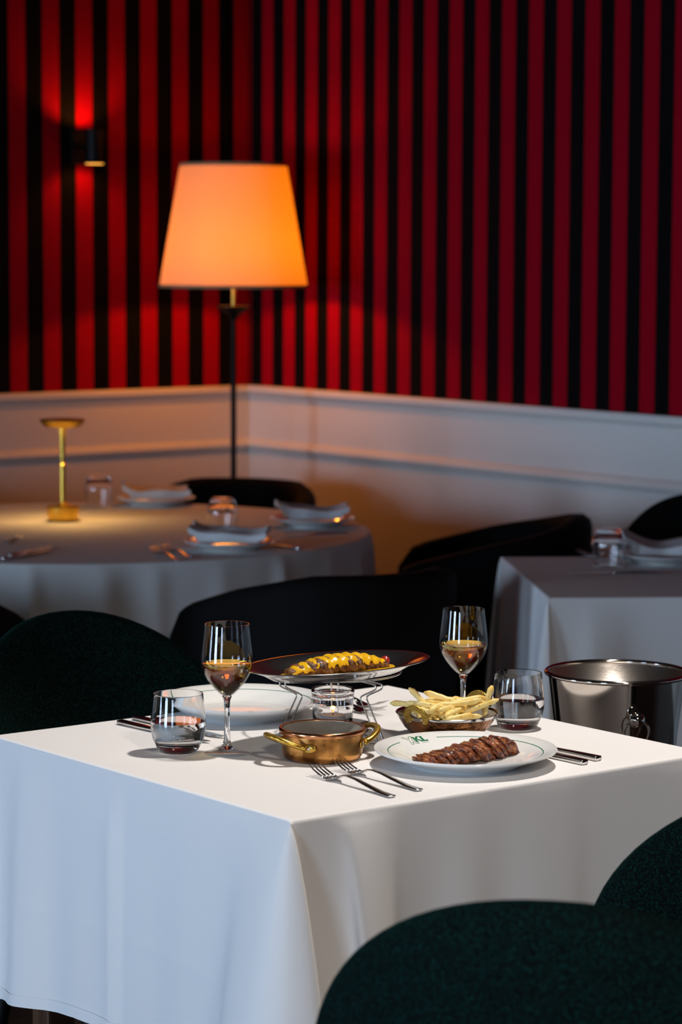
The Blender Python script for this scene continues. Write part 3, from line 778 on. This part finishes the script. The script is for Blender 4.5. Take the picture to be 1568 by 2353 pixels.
# sauce poured over the slices
gx, gy = 110, 30; vv, ff = [], []
for i in range(gx+1):
    u = i/gx*2-1
    for j in range(gy+1):
        w_ = j/gy*2-1
        t_ = (u+1)/2; env = max(.05, math.sin(PI*(.10+.84*t_))**.6)
        reach = 1.10+.32*noise.noise(Vector((u*9, 2.0 if w_ > 0 else 7.0, 0)))+.16*noise.noise(Vector((u*24, w_ > 0, 4)))
        if w_ < 0: reach -= .05
        a_ = w_*reach*1.45
        slicey = .0013*math.sin(u*34)
        rad_y = .0226*env; rad_z = (.0158*env*(.85+.2*t_))*1.88+slicey
        yy = math.sin(a_)*rad_y; zz = .0035+rad_z*(.44+.60*math.cos(a_)**.8 if math.cos(a_) > 0 else .44)
        n3 = noise.noise(Vector((u*14, w_*3, 1)))*.0016
        vv.append((u*.094-.45*.012+.0, yy-.004, zz+n3))
for i in range(gx):
    for j in range(gy):
        a_ = i*(gy+1)+j; ff.append([a_, a_+gy+1, a_+gy+2, a_+1])
link('sauce_coating', mesh(vv, ff), M['sauce'], food).modifiers.new('thickness', 'SOLIDIFY').thickness = .0018
link('pepper_garnish', blob(3, lambda c: Vector((c.x*.007, c.y*.008, c.z*.0075+.009))*(1+.1*noise.noise(c*2))), M['garnish'], food, (.094, -.002, .004))

# ------------------------------------------------------------------ steak on the plate
sp = thing('sliced_steak', 'sliced glazed steak with salt flakes on the XKL plate', 'food', pc+Vector((.004, -.009, .0072)), .03)
NS = 15
tops = []
for i in range(NS):
    t_ = i/(NS-1); x = -.088+.172*t_; hh = .0085+.0075*min(1, t_*1.25); hw = .027*(.55+.45*math.sin(PI*min(1, .18+.9*t_*.8)))
    if i == NS-1: hh *= .92; hw *= .85
    o = link('slice', slice_blob(.0088, hw, hh, -.75, i*1.37+3, 4, .20), M['crust'], sp, (x, .003*math.sin(i*2.1), .0004))
    o.rotation_euler = (rnd.uniform(-.06, .06), 0, rnd.uniform(-.16, .16)); tops.append((x-.75*hh*1.7, hh*1.75))
for i in range(22):
    x, z = tops[rnd.randrange(3, NS)]
    link('salt_flake', box_mesh(-.0012, .0012, -.0009, .0009, -.0003, .0004), M['salt'], sp, (x+rnd.uniform(-.004, .004), rnd.uniform(-.017, .012), z+.0004), smooth=False).rotation_euler = (rnd.random(), rnd.random(), rnd.random()*3)

# ------------------------------------------------------------------ bowl of fries
bc = at(1027, 1693, TZ)
bw = thing('copper_bowl', 'hammered copper serving bowl with engraved brass horseshoe handles', 'bowl', bc, -YAW)
bw.scale = (1, 1, .83)
link('body', lathe_mesh([(0, 0), (.040, 0), (.046, .0015), (.057, .009), (.068, .022), (.0755, .036), (.0785, .044), (.0772, .044), (.074, .036), (.0665, .023), (.0555, .0105), (.045, .0032), (0, .003)], 80), M['hammered'], bw, sharp=60)
link('rim', lathe_mesh([(.0772, .0415), (.0795, .0425), (.0812, .0475), (.0815, .0485), (.0805, .0495), (.0790, .0480), (.0765, .0415), (.0772, .0415)], 80), M['steel'], bw, sharp=60)
link('lining', lathe_mesh([(.0788, .0470), (.0768, .0425), (.0735, .036), (.066, .0233), (.055, .0108), (.045, .0035), (0, .0033), (0, .0030), (.0785, .0455)], 80), M['tin'], bw, sharp=60)
def horseshoe():
    n = 40; out, inn = [], []
    for i in range(n+1):
        a_ = -.22*PI+1.44*PI*i/n                  # from lower right round the top to lower left
        c, s = math.cos(a_), math.sin(a_)
        pt_ = 1+.10*max(0, s)**6
        out.append((.0225*c*(1 if s > -.2 else .98), .0225*s*pt_)); inn.append((.0125*c, .0125*s*(1+.05*max(0, s)**6)))
    v = []; th = .0014
    for dz in (-th, th):
        for p in out: v.append((dz, p[0], p[1]))
        for p in inn: v.append((dz*1.35 if 0 else dz, p[0], p[1]))
    m_ = n+1; f = []
    for s in (0, 1):
        b_ = s*2*m_
        for i in range(n): f.append([b_+i, b_+i+1, b_+m_+i+1, b_+m_+i])
    for i in range(n):
        f.append([i, i+1, 2*m_+i+1, 2*m_+i]); f.append([m_+i, m_+i+1, 3*m_+i+1, 3*m_+i])
    for i in (0, n): f.append([i, m_+i, 3*m_+i, 2*m_+i])
    edge = [tube([(th, p[0]*.985, p[1]*.985) for p in out], .0009, 6), tube([(th, p[0]*1.05, p[1]*1.05) for p in inn], .0008, 6)]
    return v, f, edge
for mid in (233, 53):
    hv, hf, edge = horseshoe(); a_ = math.radians(mid)
    h = link('handle', fix(mesh(hv, hf)), M['engraved'], bw, sharp=40)
    h.location = (.0835*math.cos(a_), .0835*math.sin(a_), .0520); h.rotation_euler = (0, math.radians(14), a_)
    link('border', mesh(*merge(*edge)), M['brass'], h)
    for sgn in (1, -1):
        link('rivet', mesh(*place(rivet_dome(.0016, .001), (.0014, sgn*.0125, -.0105), (1, 0, 0))), M['rivet'], h)
def fry_mesh(L, w_, seed):
    r = random.Random(seed); bend = r.uniform(-.10, .10); b2 = r.uniform(-.08, .08); secs = []
    for i in range(9):
        t_ = i/8; x = (t_-.5)*L; e = .35 if i in (0, 8) else 1
        secs.append((x, bend*L*(.25-(t_-.5)**2)*2, b2*L*(.25-(t_-.5)**2)*2, w_*e*(.9+.2*r.random()), w_*e*(.9+.2*r.random())))
    return mesh(*loft(secs, 12, .45))
FM = [fry_mesh(.050+.006*k, .0040+.0003*(k % 3), k) for k in range(6)]
for m_ in FM:
    m_.materials.append(M['fry'])
    for p in m_.polygons: p.use_smooth = True
def fry(p, d, k, label=None):
    o = bpy.data.objects.new('french_fry', FM[k % 6]); COL.objects.link(o); o.location = p
    o.rotation_mode = 'QUATERNION'; o.rotation_quaternion = Vector(d).to_track_quat('X', 'Z')
    tag(o, label or 'thin golden french fry heaped in the hammered copper bowl', 'french fry', 'french fries in the copper bowl')
def try_fry(z, lim, spread, slope):
    for _ in range(200):
        kk = rnd.randrange(6); h = (.050+.006*kk)/2
        a_ = rnd.uniform(0, 2*PI); r = spread*math.sqrt(rnd.random()); th = rnd.gauss(-.15, .75)
        d = Vector((math.cos(th), math.sin(th), rnd.uniform(-slope, slope))).normalized()
        p = Vector((r*math.cos(a_), r*math.sin(a_), z))
        if all(math.hypot(e.x, e.y) < lim+.9*(max(0, e.z-.048)) for e in (p+d*h, p-d*h)):
            return fry(bc+p, d, kk)
for z, lim, cnt, spread, slope in ((.024, .046, 5, .02, .06), (.031, .054, 7, .03, .08), (.038, .058, 18, .05, .10), (.0445, .062, 22, .055, .12), (.051, .062, 16, .045, .16)):
    for i in range(cnt): try_fry(z, lim, spread, slope)
def cam_dir(x, y, z): return to_room(Vector((x, y, z)))
for x, y, z, d, kk, lb in ((-.062, .022, .046, (-1, .1, .12), 1, 'french fry poking out over the left rim of the copper bowl'),
                          (-.042, .004, .056, (-.5, .1, .58), 1, 'french fry with its tip pointing up to the left behind the front handle'),
                          (-.010, .012, .060, (-.8, .2, .25), 1, 'french fry lying on top in the middle of the heap, raised to the left'),
                          (.066, .012, .056, (.22, .1, .85), 0, 'french fry standing upright at the right end of the copper bowl'),
                          (.050, -.012, .050, (.75, -.1, .32), 3, 'french fry rising to the right in front of the upright one'),
                          (.018, -.012, .058, (.95, .1, .10), 4, 'long french fry lying across the top of the heap'),
                          (-.020, -.022, .053, (.95, -.25, -.12), 3, 'french fry sloping down behind the front rim of the copper bowl'),
                          (.034, .004, .056, (.9, .3, .14), 2, None)):
    fry(bc+cam_dir(x, y, z), cam_dir(*d), kk, lb)

# ------------------------------------------------------------------ cutlery
def fork_tree(label, loc, rotz, group):
    """fork along +x: handle end at x = 0, tines at x = .195"""
    t = thing('fork', label, 'fork', loc, rotz, group)
    hz = [(0, .0028, .0058), (.004, .0026, .0072), (.03, .0034, .0064), (.06, .0072, .0052), (.09, .0115, .0040), (.112, .0128, .0034), (.125, .0112, .0036), (.134, .0080, .0060)]
    link('handle', mesh(*loft([(x, 0, z, w_, .0012) for x, z, w_ in hz], 12, .7)), M['steel'], t)
    hd = [(.132, .0086, .0055, .0012), (.139, .0054, .0100, .0011), (.146, .0034, .0122, .0010), (.153, .0030, .0126, .0010), (.157, .0034, .0126, .0009)]
    link('head', mesh(*loft([(x, 0, z, w_, h_) for x, z, w_, h_ in hd], 12, .6)), M['steel'], t)
    for k in range(4):
        y = (k-1.5)*.0069
        link('tine', mesh(*loft([(.155, y, .0033, .0020, .0009), (.170, y*.99, .0062, .0018, .0009), (.185, y*.97, .0108, .0015, .0008), (.198, y*.95, .0162, .0008, .0006)], 8, .7)), M['steel'], t)
    return t
def knife_tree(label, loc, rotz, group):
    """table knife along +x: handle end at x = 0, blade tip at x = .225"""
    t = thing('table_knife', label, 'knife', loc, rotz, group)
    link('handle', mesh(*loft([(0, 0, .0040, .0058, .0030), (.002, 0, .0040, .0072, .0038), (.06, 0, .0040, .0068, .0036), (.115, 0, .0038, .0050, .0028), (.122, 0, .0036, .0040, .0020)], 16, .35)), M['steel'], t)
    link('blade', mesh(*loft([(.120, 0, .0036, .0045, .0016), (.130, .001, .0036, .0078, .0010), (.175, .002, .0036, .0088, .0009), (.205, .002, .0036, .0080, .0008), (.220, .004, .0036, .0048, .0006), (.226, .006, .0036, .0012, .0004)], 12, .6)), M['steel'], t)
    return t
def lay(tree, label, p_end, p_tip, group, z=TZ):
    a_, b_ = at(*p_end, z), at(*p_tip, z)
    return tree(label, a_, math.atan2(b_.y-a_.y, b_.x-a_.x), group)
lay(fork_tree, 'dinner fork nearest the table corner, handle toward the front edge', (903, 1834), (735, 1784), 'forks beside the steak plate')
lay(fork_tree, 'dinner fork lying close beside the white steak plate', (966, 1819), (770, 1766), 'forks beside the steak plate')
lay(knife_tree, 'table knife with thick handle showing nearer the front right edge', (1346, 1758), (1150, 1716), 'knives beside the steak plate')
lay(knife_tree, 'table knife with thick handle showing farther right of the steak plate', (1377, 1749), (1180, 1708), 'knives beside the steak plate')
lay(knife_tree, 'table knife behind the left tumbler, tip reaching past the glass', (275, 1664), (487, 1712), 'knives beside the empty plate')
lay(knife_tree, 'shorter showing knife handle between the left tumbler and the empty plate', (310, 1654), (505, 1697), 'knives beside the empty plate')
lay(fork_tree, 'fork behind the candle jar, nearer the pan', (690, 1612), (872, 1645), 'forks behind the candle jar')
lay(fork_tree, 'fork behind the candle jar, farther from the pan', (705, 1598), (868, 1630), 'forks behind the candle jar')

# ------------------------------------------------------------------ ice bucket on its stand
ib_ = cw(.470, 4.46)
bz = .595
ib = thing('ice_bucket', 'polished steel champagne bucket with ring handle at the right', 'ice bucket', Vector((ib_.x, ib_.y, bz)))
link('body', lathe_mesh([(0, 0), (.085, 0), (.090, .003), (.092, .008), (.1165, .208), (.1150, .208), (.0905, .009), (.088, .005), (0, .004)], 96), M['bucket'], ib, sharp=50)
link('inside', lathe_mesh([(.1149, .2085), (.0903, .010), (.088, .0062), (0, .005), (0, .0045), (.1150, .2080)], 96), M['bucket_in'], ib, sharp=50)
link('rim', mesh(*tube(ring_pts(.1195, .210, 96), .0042, 10, True)), M['bucket'], ib)
kd = to_room(Vector((.17, -1, 0))).normalized()
kp = kd*.1125+Vector((0, 0, .150))
for sgn in (1, -1):
    kk = Vector((kd.x*sgn, kd.y*sgn, 0))
    kb = link('knob', lathe_mesh([(0, -.012), (.006, -.010), (.009, -.004), (.0125, .003), (.0138, .010), (.0125, .017), (.008, .0225), (0, .0245)], 28), M['bucket'], ib)
    kb.location = kk*.1135+Vector((0, 0, .150)); kb.rotation_mode = 'QUATERNION'; kb.rotation_quaternion = kk.to_track_quat('Z', 'Y')
    tgt = Vector((-kk.y, kk.x, 0)); pts = []
    for q in range(40):
        t_ = 2*PI*q/40; pts.append(kk*(.1255-.006*(1-math.cos(t_))/2)+tgt*(.0215*math.sin(t_))+Vector((0, 0, 0.150-.022+.022*math.cos(t_))))
    link('ring_handle', mesh(*tube(pts, .0022, 8, True)), M['bucket'], ib)
bs = thing('bucket_stand', 'steel floor stand carrying the ice bucket behind the tablecloth', 'stand', Vector((ib_.x, ib_.y, 0)))
link('base', lathe_mesh([(0, 0), (.13, 0), (.13, .008), (.03, .02), (.012, .04), (0, .04)], 40), M['bucket'], bs, sharp=40)
link('pole', lathe_mesh([(0, .035), (.010, .035), (.010, .585), (0, .585)], 20), M['bucket'], bs, sharp=40)
link('tray', lathe_mesh([(0, .580), (.105, .580), (.108, .584), (.108, .5945), (.104, .5945), (.103, .588), (0, .588)], 48), M['bucket'], bs, sharp=40)

# ------------------------------------------------------------------ settings on the other tables
def upturned(label, loc, group):
    t = thing('tumbler', label, 'glass', loc, rnd.random(), group)
    out_p = [(0, 0), (.026, 0), (.0295, .002), (.033, .008), (.0395, .022), (.0425, .036), (.0425, .046), (.0412, .062), (.0395, .078), (.0385, .090), (.0380, .0915)]
    in_p = [(.0370, .0913), (.0375, .085), (.0387, .070), (.0402, .054), (.0408, .044), (.0402, .034), (.0370, .024), (.031, .0165), (.022, .0145), (0, .014)]
    link('glass', lathe_mesh([(r, .0915-z) for r, z in out_p+in_p], 48), M['glass'], t, sharp=60)
G1, G2 = 'upturned tumblers on the round table', 'plates on the round table'
upturned('upturned tumbler beside the brass table lamp', at(227, 1162, TZ), G1)
upturned('upturned tumbler in the middle of the round table behind a napkin', at(511, 1221, TZ), G1)
upturned('upturned tumbler at the far edge of the right hand table', at(1399, 1300, TZ), None)
def napkin(label, loc, rotz, seed, group):
    r = random.Random(seed); nx, ny = 24, 10; v, f = [], []
    L, Wd = .19, .10
    def zt(u, w_): return .022+.014*abs(u)**3*(1.6 if u < 0 else .5)+.004*math.sin(u*4+seed)+.003*math.sin(w_*5+seed*2)+(.006 if w_ > .2 else 0)
    for top in (1, 0):
        for i in range(nx+1):
            u = i/nx*2-1
            for j in range(ny+1):
                w_ = j/ny*2-1; edge = 1-.06*math.sin(w_*3+seed)
                z = zt(u, w_)
                if not top: z = z-.015+.003*(abs(u) < .8) if abs(u) > .75 else .0005
                v.append((u*L/2*edge, w_*Wd/2*(1+.06*math.sin(u*5+seed)), z))
    m_ = (nx+1)*(ny+1)
    for s in (0, 1):
        for i in range(nx):
            for j in range(ny):
                a_ = s*m_+i*(ny+1)+j; q = [a_, a_+ny+1, a_+ny+2, a_+1]; f.append(q if s == 0 else q[::-1])
    rim_ = [i*(ny+1) for i in range(nx+1)]+[nx*(ny+1)+j for j in range(1, ny+1)]+[i*(ny+1)+ny for i in range(nx-1, -1, -1)]+[j for j in range(ny-1, 0, -1)]
    for i in range(len(rim_)):
        a_, b_ = rim_[i], rim_[(i+1) % len(rim_)]; f.append([a_, b_, b_+m_, a_+m_])
    o = link('napkin', fix(mesh(v, f)), M['napkin'], None, loc, rotz, sharp=40)
    tag(o, label, 'napkin', group); return o
GN = 'folded napkins on the round table'
for (px, py, rot, where, seed) in ((358, 1160, ang(8), 'far across the round table, below the floor lamp pole', 1), (528, 1262, ang(-6), 'at the near edge of the round table', 2), (718, 1208, ang(10), 'at the right edge of the round table', 3)):
    p = at(px, py, TZ)
    q = plate('side_plate', 'white plate '+where, p, 0, None, G2, ring=False); q.scale = (.86, .86, .95)
    napkin('folded white napkin on plate '+where.replace('of the round table ', 'of the round table '), p+Vector((0, 0, .0225)), rot, seed, GN)
p = at(1520, 1292, TZ)
q = plate('side_plate', 'white plate on the dim right hand table', p, 0, None, None, ring=False); q.scale = (.86, .86, .95)
napkin('folded white napkin on the plate of the right hand table', p+Vector((0, 0, .0225)), ang(-4), 5, None)
GF = 'cutlery on the round table'
lay(fork_tree, 'fork on the round table left of the near plate, outer one', (408, 1290), (322, 1258), GF)
lay(fork_tree, 'fork on the round table left of the near plate, inner one', (440, 1284), (340, 1252), GF)
lay(knife_tree, 'knife on the round table right of the near plate', (690, 1264), (560, 1248), GF)
lay(knife_tree, 'knife on the round table beside the right edge plate', (800, 1224), (690, 1232), GF)
lay(knife_tree, 'knife at the left front edge of the round table, nearer one', (6, 1288), (98, 1270), GF)
lay(knife_tree, 'knife at the left front edge of the round table, farther one', (22, 1280), (104, 1262), GF)
lay(fork_tree, 'fork cut by the left picture edge on the round table', (-70, 1262), (16, 1250), GF)
lay(knife_tree, 'knife lying across the front of the right hand table', (1520, 1318), (1300, 1322), None)
lay(fork_tree, 'fork in front of the upturned tumbler on the right hand table', (1480, 1290), (1345, 1278), None)
